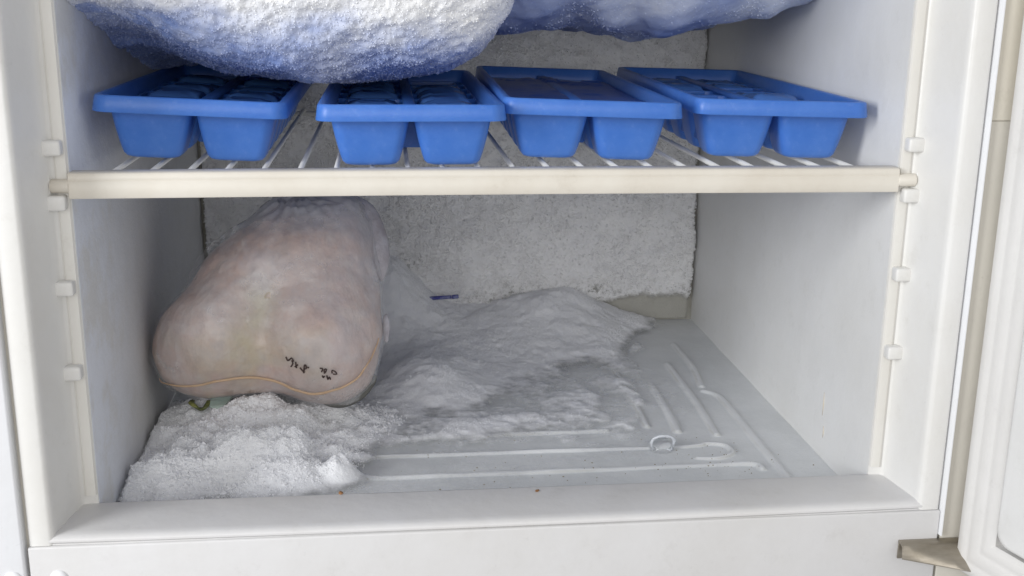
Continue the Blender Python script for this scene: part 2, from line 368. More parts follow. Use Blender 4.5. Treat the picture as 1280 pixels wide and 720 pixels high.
# hinge bracket
V = []
def hinge():
    bm = bmesh.new(); secs = []
    N = 8
    for i in range(N+1):
        t = i/N; x_ = .2552+t*.050
        yo = -.0495-.018*t; zo = -.0362-.004*t
        prof = [(-.0422, -.0272), (-.0455, -.0272), (-.0485, -.0285), ((yo-.0485)/2, (zo-.0285)/2), (yo, zo), (yo, zo-.0010), ((yo-.0485)/2+.0003, (zo-.0285)/2-.0013), (-.0478, -.0296), (-.0452, -.0286), (-.0422, -.0286)]
        secs.append([bm.verts.new((x_, a, b)) for a, b in prof])
    for i in range(N):
        for j in range(10): bm.faces.new([secs[i][j], secs[i][(j+1) % 10], secs[i+1][(j+1) % 10], secs[i+1][j]])
    bm.faces.new(secs[0]); bm.faces.new(secs[-1][::-1])
    return finish(bm, 'hinge_bracket', M_metal, fr)
hg = hinge()
box('hinge_leaf', (.2552, -.0432, -.040), (.300, -.0421, -.0290), M_metal, fr, .0003)

# door, swung open to the right
dr = bpy.data.objects.new('door', None); C.objects.link(dr); dr.parent = fr
ang = R(16); dr.location = (.2962, -.0475, 0); dr.rotation_euler = (0, 0, -R(90)+ang)   # local x runs out along the door, local -y... faces the cabinet mouth
# local frame: +x = outward along the door, -y = the side that looks left
def rrect(x0, x1, z0, z1, r, n=6):
    P = []
    for cx, cz, a0 in ((x1-r, z1-r, 0), (x0+r, z1-r, 90), (x0+r, z0+r, 180), (x1-r, z0+r, 270)):
        for k in range(n+1):
            a = R(a0+90*k/n); P.append((cx+r*math.cos(a), cz+r*math.sin(a)))
    return P
def slab(name, P, y0, y1, mat, parent, inset=.0):
    """outline P in local xz from y0 (back) to y1 (front, toward -y) with a rounded front edge"""
    cx = sum(p[0] for p in P)/len(P); cz = sum(p[1] for p in P)/len(P); n = len(P); V = []; F = []
    for y, ins in ((y0, 0), (y1+inset, 0), (y1+inset*.35, inset*.3), (y1, inset)):
        for px, pz in P:
            d = Vector((px-cx, pz-cz)); 
            V.append((px-math.copysign(ins, d.x), y, pz-math.copysign(ins, d.y)))
    for i in range(3):
        for j in range(n): F.append((i*n+j, i*n+(j+1) % n, (i+1)*n+(j+1) % n, (i+1)*n+j))
    F.append(tuple(range(3*n, 4*n))); F.append(tuple(range(n-1, -1, -1)))
    bm = bmesh.new(); vs_ = [bm.verts.new(v) for v in V]
    for f in F: bm.faces.new([vs_[i] for i in f])
    return finish(bm, name, mat, parent)
box('door_slab', (-.001, .004, -.0465), (.56, .045, TOP), M_shell, dr, .002, 3)
# ridged gasket as one moulded strip with grooves, along the hinge side and along the bottom
gp = [(.0, .004), (.0, -.0040), (.0015, -.0056), (.006, -.0062), (.0085, -.0058), (.0098, -.0057), (.0115, -.0064), (.0165, -.0066), (.0185, -.0058), (.0200, -.0057), (.0215, -.0062), (.0265, -.0056), (.029, -.0036), (.029, .004)]
bm = bmesh.new(); A_ = [bm.verts.new((p, q, TOP)) for p, q in gp]; B_ = [bm.verts.new((p, q, -.045+p)) for p, q in gp]; D_ = [bm.verts.new((.555, q, -.045+p)) for p, q in gp]
for a, b in ((A_, B_), (B_, D_)):
    for i in range(len(gp)-1): bm.faces.new([a[i], a[i+1], b[i+1], b[i]])
finish(bm, 'door_gasket', M_gasket, dr)
slab('door_inner_panel', rrect(.0335, .552, -.0105, TOP+.05, .010), .0038, -.0115, M_liner, dr, .0035)
P = rrect(.0545, .53, .014, TOP+.03, .004)
pp = [(a, -.0116, b) for a, b in P]+[(P[0][0], -.0116, P[0][1])]
tube('panel_moulding', pp, .0007, M_gasket, dr, 8, 1., (0, 1, 0))
tube('panel_groove', [(.0318, -.0002, TOP), (.0318, -.0002, .0), (.0325, -.0002, -.0078), (.0355, -.0002, -.0118), (.044, -.0002, -.0128), (.555, -.0002, -.0128)], .0012, M_black, dr, 8, 1., (0, 1, 0))

# ================================================================== frost on the back wall
nx, nz = 330, 215
X, Z = np.meshgrid(np.linspace(-.2498, .2500, nx), np.linspace(-.020, .340, nz), indexing='ij')
th = .010+.0042*fbm(X, Z, 0, 18, 4)+.0046*fbm(X, Z, 3, 65, 4, .65)
rx = .2492-.0010*fbm(Z, 0, 0, 60, 4)-.0025*np.clip(fbm(Z, 2, 0, 35, 3), -.2, 1)-.003*sst(-Z, -.06, .02)
edge = sst(rx-X, -.0002, .0035); th = th*edge-.004*(1-edge)
lx = -.2478+.0012*fbm(Z, 5, 0, 55, 4); e2 = sst(X-lx, 0, .003); th = th*e2-.004*(1-e2)
# the sheet stays a real sheet: it thins out above the plinth at the lower right
low = sst(X, .105, .15)*sst(-(Z-.004-.006*fbm(X, 0, 0, 40, 3)), -.004, .006); th = th*(1-low*.8)
hole = np.exp(-(((X-.067)/.010)**2+((Z-.0035)/.007)**2)*1.2)*(1+.9*fbm(X, Z, 8, 180, 3)); th = th-.008*np.clip(hole, 0, 1)
P = np.stack([X, .4462-th, Z], -1)
speck_shade = np.clip(np.exp(-((Z-.004-.010*fbm(X, 0, 4, 20, 2))/.013)**2)*sst(X, -.05, .03)*(.62+.6*fbm(X, Z, 9, 55, 3)), 0, 1)*.75+.05*sst(fbm(X, Z, 11, 30, 3), .05, .4)
speck_shade = np.maximum(speck_shade, np.clip(hole*1.3, 0, 1)); speck_shade = np.maximum(speck_shade, .75*sst(.006-np.abs(X-rx), 0, .006))
# shade of the pocket between pile and sheet behind the bird, painted dark
speck_shade = np.maximum(speck_shade, .7*np.exp(-(((X+.05)/.03)**2+((Z-.045-.1*(X+.06))/.008)**2))*(.6+.5*fbm(X, Z, 2, 90, 3)))
at_ = {'speck_shade': np.clip(speck_shade, 0, 1), 'stain': np.clip(low*.9, 0, 1)}
vis = (th > .003)*(.35+sst(fbm(X, Z, 21, 40, 3), -.2, .4))
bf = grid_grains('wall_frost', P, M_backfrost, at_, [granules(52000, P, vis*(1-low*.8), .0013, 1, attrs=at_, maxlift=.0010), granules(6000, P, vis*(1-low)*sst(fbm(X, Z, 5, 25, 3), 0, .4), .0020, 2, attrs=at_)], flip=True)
tag(bf, 'rough sheet of grey-white frost covering the back wall of the freezer', 'frost', kind='stuff')

# ================================================================== snow on the floor
nx, ny = 380, 330
X, Y = np.meshgrid(np.linspace(-.2496, .2496, nx), np.linspace(.004, .440, ny), indexing='ij')
def G(x0, y0, sx, sy, h, a=0, p=2):
    ca, sa = math.cos(R(a)), math.sin(R(a)); u = ((X-x0)*ca+(Y-y0)*sa)/sx; v = (-(X-x0)*sa+(Y-y0)*ca)/sy
    return h*np.exp(-np.abs(u*u+v*v)**(p/2))
H = G(-.11, .44, .088, .075, .105)+G(.06, .44, .07, .08, .020)-G(-.008, .425, .020, .025, .006)+G(.105, .43, .055, .09, .030)+G(.16, .44, .06, .05, .010)
H = H+G(-.035, .27, .045, .065, .024)+G(.03, .33, .07, .07, .010)
H = H+G(.150, .27, .022, .13, .0065, 12)+G(.095, .20, .045, .05, .0060)+G(.02, .155, .085, .030, .0075)+G(-.03, .125, .07, .02, .005)+G(.02, .23, .10, .06, .005)
wisp = fbm(X, Y, 12, 16, 4, .6); fl = fbm(X, Y, 15, 38, 4, .6)
H = H-.0026*sst(wisp, -.15, .45)*(1-sst(H, .008, .02))-.0016*sst(fbm(X, Y, 19, 60, 3, .6), -.1, .4)*(1-sst(H, .004, .012))+.0016
drift = np.maximum(H-.0016, 0)*(1-.12*sst(X, -.03, .05)*(1-sst(Y, .30, .40)))
lump = G(-.155, .135, .040, .050, .024)+G(-.205, .145, .045, .055, .021)+G(-.130, .095, .028, .030, .018)+G(-.175, .075, .050, .030, .016)+G(-.225, .075, .03, .05, .014)+G(-.17, .20, .06, .04, .016)+G(-.10, .165, .035, .03, .014)
chunk = G(-.1035, .068, .011, .012, .011, 0, 3)+G(-.097, .030, .018, .008, .003)+G(-.086, .100, .012, .01, .004)+G(.1275, .032, .004, .006, .002)
n1 = fbm(X, Y, 0, 17, 3, .4); n2 = fbm(X, Y, 5, 110, 4, .65); n3 = fbm(X*.35, Y, 7, 55, 4, .55)
b1 = 1-np.abs(fbm(X, Y, 9, 32, 3, .45))*2.2        # billowy clumps
H = drift*(.88+.16*n1+.10*fl)+.0006*fl*sst(drift, .001, .01)+.0008*fbm(X, Y, 17, 150, 3, .7)*sst(drift, .001, .006)+.0003*n2*sst(drift, .003, .02)
H = H+lump*(.72+.06*b1+.62*fbm(X, Y, 3, 34, 4, .5))+chunk*(.9+.4*n2)+.0030*n2*sst(lump, .002, .01)
film = .0036*sst(fbm(X*.6, Y*1.1, 3, 18, 3, .5)+.30*sst(-X, -.19, .12)+.14*(1-sst(X, .16, .22)), .08, .45)*(1-sst(X, .16, .21))*(1-sst(drift, .0005, .004)); glaze = .0046*sst(.128+.06*(Y-.13)/.27+.022*wisp-X, 0, .022)*sst(Y-.108+.016*fbm(X*.5, Y, 23, 30, 3), 0, .020)*sst(X, -.13, -.09)*(.85+.35*fbm(X*.6, Y, 25, 24, 3))
H = H+np.where(H < glaze, (glaze-H)*.85, 0)*sst(glaze, .0002, .003)+film-.0008
H = H*(sst(X, -.2500, -.2440)*.65+.35)
cover = np.clip(sst(H, -.0004, .0105), 0, 1)
P = np.stack([X, Y, ZF+np.where(H > 0, H, H-.001)], -1)
cv1 = np.ones_like(cover)
wt = sst(lump, .002, .010)
sn = grid_grains('snow', P, M_snow, {'cover': cover}, [granules(45000, P, sst(H, .0042, .0090)*(1-sst(lump, .003, .01))*(.15+sst(fl, -.3, .3)), .00042, 14, attrs={'cover': cv1}),
    granules(52000, P, wt*(.25+sst(fbm(X, Y, 31, 30, 3), -.2, .4)), .00070, 4, attrs={'cover': cv1}, maxlift=.0003),
    granules(9000, P, sst(lump+drift*.06, .003, .014)*(.3+sst(fbm(X, Y, 33, 50, 3), 0, .4)), .0018, 5, attrs={'cover': cv1})])
tag(sn, 'loose white snow and melted frost lying over the freezer floor', 'snow', kind='stuff')
def snow_z(x_, y_):
    i = int(np.clip(round((x_+.2496)/.4992*(nx-1)), 0, nx-1)); j = int(np.clip(round((y_-.004)/.436*(ny-1)), 0, ny-1)); return ZF+max(0, float(H[i, j]))

# ================================================================== hanging frost, upper left
nx, ny = 420, 330
sx_ = np.linspace(0, 1, nx); sy_ = np.linspace(0, 1, ny)
U_, W_ = np.meshgrid(sx_, sy_, indexing='ij')
xx = -.2496+.272*(1-(1-U_)**1.0)
t = W_; yy = -.020+.010*t+.45*t**2.1
a = sst(xx, -.2496, -.165)
mid = .2505+.094*np.exp(-np.clip(yy+.006, 0, 9)/.036)
wall = .252+.056*np.clip(1-(yy-.02)/.24, 0, 2)**1.15
zb = wall*(1-a)+mid*a
rgt = np.clip((xx+.045)/.066, 0, 1.02); zb = zb+.085*(1-np.sqrt(np.clip(1-rgt**2.4, 0, 1)))
zb = zb+.004*np.cos(xx*38+.8)
zb = np.minimum(zb, .352)
P = np.stack([xx, yy, zb], -1); n = with_normals(P)
if n[nx//2, ny-5, 2] > 0: n = -n
d = .0045*fbm(xx, yy, zb, 22, 3)+.0028*fbm(xx, yy, zb, 75, 3, .6)+.0010*fbm(xx, yy, zb, 310, 2, .8)
d = d*(1-.75*sst(zb, .300, .318))
P2 = P+n*d[..., None]; P2[..., 0] = np.clip(P2[..., 0], -.2497, 1); P2[..., 1] = np.minimum(P2[..., 1], .43)
thin = fbm(xx*.7, yy, zb, 20, 4, .65)  # plain noise that breaks up the painted blue, not frost depth
bl = sst(-zb+.014*thin+.006*fbm(xx, yy, zb, 120, 3)-.012*np.exp(-((xx+.02)/.09)**2)+.006*sst(-xx, .1, .22), -.312, -.268)*.92+.30*sst(thin, .0, .5)*sst(-zb, -.315, -.29)  # bluer towards the bottom: bounce from the blue trays put into the colour
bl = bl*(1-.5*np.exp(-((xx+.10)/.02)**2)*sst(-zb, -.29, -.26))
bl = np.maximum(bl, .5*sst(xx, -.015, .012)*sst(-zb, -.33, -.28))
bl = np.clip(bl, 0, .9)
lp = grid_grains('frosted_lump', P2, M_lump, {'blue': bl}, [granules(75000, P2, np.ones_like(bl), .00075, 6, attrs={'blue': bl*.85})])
tag(lp, 'big bulging lump of fluffy white frost, tray-blue bounce painted underneath, hanging over the two left trays', 'frost')
# frosted bag, upper right
nx, ny = 240, 170
U_, W_ = np.meshgrid(np.linspace(0, 1, nx), np.linspace(0, 1, ny), indexing='ij')
xx = -.005+.2545*U_; yy = .045+.30*W_**1.35
front = .26*0+.065*(1-sst(yy, .045, .19))**1.6
zb = .2855+front+.016*sst(xx, .165, .25)+.02*sst(xx, .205, .262)*(1-sst(yy, .08, .30))+.05*sst(yy, .29, .345)
fold = .0045*np.sin(xx*55+yy*20+2*fbm(xx, yy, 0, 9, 2))+.003*np.sin(xx*120-yy*50+1.)*sst(fbm(xx, yy, 2, 12, 2), -.1, .3)-.004*np.abs(fbm(xx, yy*.6, 1, 22, 3))*2
zb = np.minimum(zb+fold, .352)
P = np.stack([xx, yy, zb], -1); n = with_normals(P)
if n[nx//2, ny//2, 2] > 0: n = -n
d = .0012*fbm(xx, yy, zb, 50, 3)+.0004*fbm(xx, yy, zb, 190, 3, .7)
P2 = P+n*d[..., None]; P2[..., 0] = np.clip(P2[..., 0], -.02, .2497)
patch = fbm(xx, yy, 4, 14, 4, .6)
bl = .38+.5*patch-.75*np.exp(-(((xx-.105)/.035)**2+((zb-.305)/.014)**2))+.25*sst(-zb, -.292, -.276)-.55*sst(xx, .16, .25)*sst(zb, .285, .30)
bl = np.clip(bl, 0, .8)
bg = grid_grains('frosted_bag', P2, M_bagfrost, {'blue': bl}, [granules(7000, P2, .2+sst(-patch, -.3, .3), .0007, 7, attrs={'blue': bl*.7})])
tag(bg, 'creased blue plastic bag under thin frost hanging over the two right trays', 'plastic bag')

# ================================================================== wire shelf
sh = empty('wire_shelf', (0, 0, .2), 'white wire shelf with a cream front bar carrying four blue trays', 'shelf')
pr = [(-.0060, .1930), (-.0066, .1938), (-.0066, .2028), (-.0060, .2034), (-.0063, .2044), (-.0058, .2071), (-.0048, .2078), (.0068, .2078), (.0078, .2070), (.0078, .1930)]
o = extrude('front_bar', pr, lambda p, q, t: (t, p, q-.2+.0006*math.cos(t*6)), -.2497, .2485, M_bar, sh, n=12)
for s, x0, x1 in ((-1, -.2600, -.2496), (1, .2484, .2598)):
    o = tube('shelf_pin', [(x0, -.0035, .0002), (x0+.0005, -.0035, .0002), (x1-.0005, -.0035, .0002), (x1, -.0035, .0002)], [.0036, .0041, .0041, .0041], M_bar, sh, 16)
w0 = None
for i in range(22):
    x_ = -.2325+.0222*i
    if w0 is None:
        w0 = tube('wire', [(0, .006, .0028), (0, .40, .0028), (0, .4035, .0018), (0, .405, -.002)], .00165, M_wire, sh, 10, up=(1, 0, 0)); o = w0
    else: o = w0.copy(); C.objects.link(o); o.parent = sh
    o.location = (x_, 0, 0)
for y_ in (.405,):
    tube('cross_wire', [(-.247, y_, -.0016), (0, y_, -.0016), (.247, y_, -.0016)], .0025, M_wire, sh, 10)

# ================================================================== ice trays
TW, TL, TH = .1155, .308, .0390   # local origin: bottom centre of the front edge; y runs back
def ring(cx, cy, hx, hy, r, z, n=5):
    P = []
    for sx, sy, a0 in ((1, 1, 0), (-1, 1, 90), (-1, -1, 180), (1, -1, 270)):
        for k in range(n+1):
            a_ = R(a0+90*k/n); P.append((cx+sx*(hx-r)+r*math.cos(a_), cy+sy*(hy-r)+r*math.sin(a_), z))
    return P
def loft(name, rings, mat, parent, cap_end=True, cap_start=False):
    n = len(rings[0]); V = [p for r_ in rings for p in r_]; F = []
    for i in range(len(rings)-1):
        for j in range(n): F.append((i*n+j, i*n+(j+1) % n, (i+1)*n+(j+1) % n, (i+1)*n+j))
    if cap_end: F.append(tuple(range((len(rings)-1)*n, len(rings)*n)))
    if cap_start: F.append(tuple(range(n-1, -1, -1)))
    bm = bmesh.new(); vs_ = [bm.verts.new(v) for v in V]
    for f in F: bm.faces.new([vs_[i] for i in f])
    return finish(bm, name, mat, parent)
CW, CL, PX, PY = .0480, .0392, .0505, .0405
def make_tray():
    t = bpy.data.objects.new('ice_cube_tray', None); C.objects.link(t); t.empty_display_size = .02
    hx, hy, cy = TW/2, TL/2, TL/2; z1 = TH
    rr = [(hx-.0022, hy-.0022, z1-.0100), (hx-.0003, hy-.0003, z1-.0100), (hx, hy, z1-.0095), (hx-.0012, hy-.0012, z1-.0010), (hx-.0018, hy-.0018, z1-.0003), (hx-.0030, hy-.0030, z1),
          (hx-.0052, hy-.0052, z1-.0002), (hx-.0062, hy-.0062, z1-.0014), (hx-.0085, hy-.0085, z1-.0088), (hx-.0085, hy-.0085, z1-.0096), (hx-.0076, hy-.0076, z1-.0096), (hx-.0050, hy-.0050, z1-.0018), (hx-.0022, hy-.0022, z1-.0030), (hx-.0022, hy-.0022, z1-.0100)]
    loft('rim', [ring(0, cy, a_, b_, max(.004, .010-(hx-a_)*.6), z_) for a_, b_, z_ in rr], M_blue, t, cap_end=False)
    # cell: thin-walled cup with rounded foot
    def cup():
        zt = z1-.0088; R_ = []
        def s_(f, z, rad): return ring(0, 0, CW/2*f, CL/2*(f if f > .5 else f), rad, z)
        for f, z in ((1.0, zt), (.975, zt-.004), (.91, zt-.012), (.84, zt-.019), (.785, .0065), (.735, .0028), (.66, .0008), (.54, 0)): R_.append(s_(f, z, .0075*min(1, f+.05)))
        inner = [s_(f, z, .0065*min(1, f+.05)) for f, z in ((.50, .0016), (.62, .0024), (.69, .0044), (.735, .0080), (.80, zt-.017), (.90, zt-.007), (.945, zt-.0005))]
        return R_, inner
    A_, B_ = cup(); first = None
    for i in range(7):
        for s in (-1, 1):
            if first is None:
                # outer skin, floor, inner skin in one closed shell
                n = len(A_[0]); rings_ = B_[::-1]+[]
                bm = bmesh.new()
                def addl(rs, cap):
                    vv = [[bm.verts.new(p) for p in r_] for r_ in rs]
                    for a in range(len(vv)-1):
                        for j in range(n): bm.faces.new([vv[a][j], vv[a][(j+1) % n], vv[a+1][(j+1) % n], vv[a+1][j]])
                    if cap: bm.faces.new(vv[-1])
                    return vv
                oa = addl(A_, True); ib = addl(rings_, True)
                for j in range(n): bm.faces.new([oa[0][j], ib[0][j], ib[0][(j+1) % n], oa[0][(j+1) % n]])
                o = finish(bm, 'cell', M_blue, t); first = o
            else: o = first.copy(); C.objects.link(o); o.parent = t
            o.location = (s*PX/2, .0118+CL/2+PY*i, 0)
    zt = z1-.0092
    box('centre_web', (-.0040, .0095, zt-.0008), (.0040, TL-.0095, zt+.0030), M_blue, t, .0014)
    extrude('gap_web', [(-.0030, zt), (-.0095, .0030), (-.0080, .0012), (.0080, .0012), (.0095, .0030), (.0030, zt)], lambda p, q, t_: (p, t_, q), .092, .0935, M_blue, t)
    extrude('side_web', [(.0200, zt), (TL-.0200, zt), (TL-.0240, .0075), (.0240, .0075)], lambda p, q, t_: (t_, p, q), -TW/2+.0145, -TW/2+.0160, M_blue, t)
    extrude('side_web', [(.0200, zt), (TL-.0200, zt), (TL-.0240, .0075), (.0240, .0075)], lambda p, q, t_: (t_, p, q), TW/2-.0160, TW/2-.0145, M_blue, t)
    for i in range(1, 7):
        y_ = .0118+PY*i-.0006
        for s in (-1, 1): box('divider', (s*PX/2-.0165, y_-.0026, zt-.0035), (s*PX/2+.0165, y_+.0026, zt+.0007), M_blue, t, .0014)
    return t
tray = make_tray()
#        x centre, front y, z base, yaw, roll(left up), label, extra
TR = [(-.1865, .0250, .2062, .2, 2.6, 'dark-shaded blue ice tray at the left end of the shelf, under the frost lump'),
      (-.0524, .0105, .2062, 0.0, 0.0, 'squarely placed blue ice tray, second from the left, its front lobes round'),
      (.0600, .0240, .2062, -1.3, 1.7, 'blue ice tray with a flat ice layer inside, third from the left'),
      (.1840, .0290, .2062, -1.8, 1.2, 'blue ice tray filled with lumpy ice cubes beside the right wall')]
trays = []
for i, (x_, y_, z_, yaw, roll, lab) in enumerate(TR):
    o = tray if i == 0 else link_copy(tray)
    o.location = (x_, y_, z_+TW/2*math.sin(R(roll))*.8); o.rotation_euler = (0, R(roll), R(yaw)); o['label'] = lab; o['category'] = 'ice tray'; o['group'] = 'blue ice trays on the wire shelf'; trays.append(o)
bpy.context.view_layer.update()
# ice cubes
def rough_cube(hx, hy, h, seed):
    rs = []; rg = random.Random(seed)
    for f, z in ((.62, 0), (.76, .003), (.84, h*.6), (.90, h-.003), (.80, h-.0006), (.5, h+.0012)): rs.append([(p[0], p[1], p[2]) for p in ring(0, 0, hx*f, hy*f, .006*f, z, 4)])
    rs = [[(a+.0006*math.sin(k*1.7+seed), b+.0006*math.cos(k*1.1+seed*2), c+.0008*math.sin(k*.9+seed)) for k, (a, b, c) in enumerate(r_)] for r_ in rs]
    return loft('ice_cube', rs, M_ice, None, True, True)
protos = [rough_cube(CW/2*.84, CL/2*.84, .0215+.003*k, k+1) for k in range(3)]
used = set()
ordw = ['front', 'second', 'third', 'fourth', 'fifth', 'sixth', 'rearmost']
for ti, rows in ((3, range(7)), (1, range(6)), (0, range(6))):
    for r_ in rows:
        for s in (-1, 1):
            k = random.randrange(3) if ti == 3 else random.choice((1, 2, 2))
            if k in used: o = protos[k].copy(); C.objects.link(o)
            else: o = protos[k]; used.add(k)
            o.matrix_world = trays[ti].matrix_world @ Matrix.Translation((s*PX/2+random.uniform(-.0006, .0006), .0118+CL/2+PY*r_, .0050)) @ Matrix.Rotation(R(random.uniform(-4, 4)), 4, 'Z') @ Matrix.Rotation(R(random.uniform(-4, 5)), 4, 'X')
            col = 'left' if s < 0 else 'right'
            where = {3: 'rightmost tray', 1: 'second tray from the left', 0: 'leftmost tray'}[ti]
            pos = ordw[r_]+('' if r_ in (0, 6) else ' from the front')
            tag(o, f'ice cube, {pos}, {col} column, {where}', 'ice cube', 'ice cubes in the trays')
for k, p in enumerate(protos):
    if k not in used: bpy.data.objects.remove(p)
# flat ice layer in the third tray
nx, ny = 50, 110
X, Y = np.meshgrid(np.linspace(-.0475, .0475, nx), np.linspace(.0125, .255, ny), indexing='ij')
H_ = .0012*fbm(X, Y, 2, 60, 4)+.0022*np.exp(-(((X+.018)/.008)**2+((Y-.235)/.012)**2))+.0028*sst(fbm(X, Y, 0, 60, 3), .15, .4)*sst(Y, .19, .25)
Zt = .0322+H_; P = np.stack([X, Y, Zt], -1)
top_i = np.arange(nx*ny).reshape(nx, ny); V = list(P.reshape(-1, 3)); F = [tuple(f) for f in np.stack([top_i[:-1, :-1], top_i[1:, :-1], top_i[1:, 1:], top_i[:-1, 1:]], -1).reshape(-1, 4)]
bd = list(top_i[:, 0])+list(top_i[-1, 1:])+list(top_i[-2::-1, -1])+list(top_i[0, -2:0:-1]); b0 = len(V)
for k in bd: v = V[k]; V.append((v[0], v[1], .0308))
for k in range(len(bd)): F.append((bd[k], b0+k, b0+(k+1) % len(bd), bd[(k+1) % len(bd)]))
F.append(tuple(b0+k for k in range(len(bd)-1, -1, -1)))
mm = Mat('blue_tinged_ice_sheet', Base_Color=(.05, .13, .50), Roughness=.3, IOR=1.31); mm.set('Transmission_Weight', .35); mm.bump([(mm.noise(180, 4), .0012)], .5)
io = mesh_obj('ice_layer', V, F, mm.m); io.matrix_world = trays[2].matrix_world.copy()
tag(io, 'flat uneven layer of ice filling the third blue tray from the left', 'ice')

# ================================================================== the frozen bird
TA = R(28); O_ = np.array([-.160, .150, .004])
Uv = np.array([1., 0, 0]); Vv = np.array([0, math.sin(TA), math.cos(TA)]); Nv = np.cross(Uv, Vv)   # faces the camera side (-y, up)
outl = [(.003, .1610), (.0293, .1650), (.064, .1637), (.0777, .1403), (.0835, .1106), (.0862, .0781), (.0857, .0494), (.0785, .0213), (.0655, .0062), (.0472, -.0001), (.0261, .0042), (.005, .0100), (-.0219, .0107), (-.0516, .0080), (-.0724, .0161), (-.0828, .0305), (-.0869, .0472), (-.0809, .0688), (-.0630, .0906), (-.0470, .1159), (-.0310, .1332), (-.0110, .1490)]
pc = outl+outl[:3]; sp = []
for i in range(len(outl)):
    a, b, c_, d_ = [np.array(outl[(i+k-1) % len(outl)]) for k in range(4)]
    for k in range(10):
        t = k/10; sp.append(.5*((2*b)+(c_-a)*t+(2*a-5*b+4*c_-d_)*t*t+(-a+3*b-3*c_+d_)*t**3))
sp = np.array(sp); cen = np.array([.004, .075])
rel = sp-cen; th_ = np.unwrap(np.arctan2(rel[:, 1], rel[:, 0])); rad = np.hypot(rel[:, 0], rel[:, 1])
if th_[-1] < th_[0]: th_ = th_[::-1]; rad = rad[::-1]
def rad_at(a):
    a0 = th_[0]; aa = (a-a0) % (2*math.pi)+a0; return np.interp(aa, np.append(th_, th_[0]+2*math.pi), np.append(rad, rad[0]))
def bird_front(u, v):
    """height of the front surface over the outline plane"""
    u = np.asarray(u, float); v = np.asarray(v, float)
    du, dv = u-cen[0], v-cen[1]; q = np.hypot(du, dv)/rad_at(np.arctan2(dv, du)); q = np.clip(q, 0, 1)
    w_ = .044*np.sqrt(np.clip(1-q**3.0, 0, 1))
    g = lambda a, b, s1, s2, h: h*np.exp(-(((u-a)/s1)**2+((v-b)/s2)**2))
    bmp = g(.046, .042, .042, .045, .013)+g(-.048, .052, .036, .042, .013)+g(.01, .115, .05, .045, .012)-g(-.002, .035, .015, .05, .0075)-g(.03, .085, .02, .02, .003)
    return w_+bmp*np.clip((1-q**4), 0, 1)
nr, na = 60, 240
V = []; front_i = []
ang_ = np.linspace(0, 2*math.pi, na, endpoint=False); RA = rad_at(ang_)
rows = []
def b3(u, v, w_): return O_+u*Uv+v*Vv+w_*Nv
sgn = 1 if Nv[1] < 0 else -1
def base_pt(q, front):
    u = cen[0]+RA*q*np.cos(ang_); v = cen[1]+RA*q*np.sin(ang_)
    if front: return u, v, bird_front(u, v)*sgn
    return u, v, -sgn*(.048*np.sqrt(np.clip(1-q**2.6, 0, 1)))*np.ones_like(u)
qs = np.sin(np.linspace(0, 1, nr)*math.pi/2)
rings3 = []; uvs = []
for q in qs[1:]:
    u, v, w_ = base_pt(q, True); rings3.append((u, v, w_, 1))
for q in qs[::-1][1:-1]:
    u, v, w_ = base_pt(q, False); rings3.append((u, v, w_, 0))
UU = np.array([r_[0] for r_ in rings3]); VV = np.array([r_[1] for r_ in rings3]); WW = np.array([r_[2] for r_ in rings3]); FR = np.array([np.full(na, r_[3]) for r_ in rings3])
P = O_+UU[..., None]*Uv+VV[..., None]*Vv+WW[..., None]*Nv
lumpn = .0028*fbm(P[..., 0], P[..., 1], P[..., 2], 22, 3)+.0011*fbm(P[..., 0], P[..., 1], P[..., 2], 75, 3)
# wrinkles gathered toward the knot at the top
kn = np.array([.015, .163]); rr_ = np.hypot(UU-kn[0], VV-kn[1]); aa_ = np.arctan2(VV-kn[1], UU-kn[0])
lumpn = lumpn+.0022*np.sin(aa_*17+6*fbm(P[..., 0], P[..., 1], P[..., 2], 20, 2))*np.exp(-rr_/.022)
outd = P-np.array([-.156, .20, .075]); outd /= np.linalg.norm(outd, axis=-1, keepdims=True)
P = P+outd*lumpn[..., None]; P[..., 0] = np.maximum(P[..., 0], -.2485)
pts3 = list(P.reshape(-1, 3)); nR = P.shape[0]
F = []
for i in range(nR-1):
    for j in range(na): F.append((i*na+j, i*na+(j+1) % na, (i+1)*na+(j+1) % na, (i+1)*na+j))
c0 = len(pts3); pts3.append(b3(cen[0], cen[1], sgn*float(bird_front(cen[0]+1e-6, cen[1])))); c1 = len(pts3); pts3.append(b3(cen[0], cen[1], -sgn*.048))
for j in range(na): F.append((c0, (j+1) % na, j)); F.append((c1, (nR-1)*na+j, (nR-1)*na+(j+1) % na))
fat = np.exp(-(((UU+.006-.25*(VV-.06))/.013)**2+((VV-.055)/.045)**2))*(.55+.8*fbm(UU, VV, 0, 45, 3))*.9+.35*sst(fbm(UU, VV, 3, 28, 3), .15, .5)*sst(-VV, -.08, -.02)
fro = .75*sst(VV, .112, .165)+.55*sst(fbm(UU, VV, 6, 30, 4, .6), .05, .4)*.6+.45*sst(UU, .045, .085)*sst(VV, .05, .1)+.55*sst(-(VV-.012), -.004, .01)*0
fro = np.maximum(fro, .6*(1-FR))
bird = empty('frozen_bird', tuple(O_), 'large pinkish frozen bird in cloudy wrap with a thin tan seam, at the left', 'frozen poultry')
at_ = {'fat': np.append(np.clip(fat, 0, .8).ravel(), [0, 0]), 'frosty': np.append(np.clip(fro, 0, .8).ravel(), [.2, .6])}
bo = mesh_obj('wrapped_body', [p-O_ for p in pts3], F, M_bird, bird, True, at_)
bm = bmesh.new(); bm.from_mesh(bo.data); bmesh.ops.recalc_face_normals(bm, faces=bm.faces); bm.to_mesh(bo.data); bm.free()
from mathutils.bvhtree import BVHTree
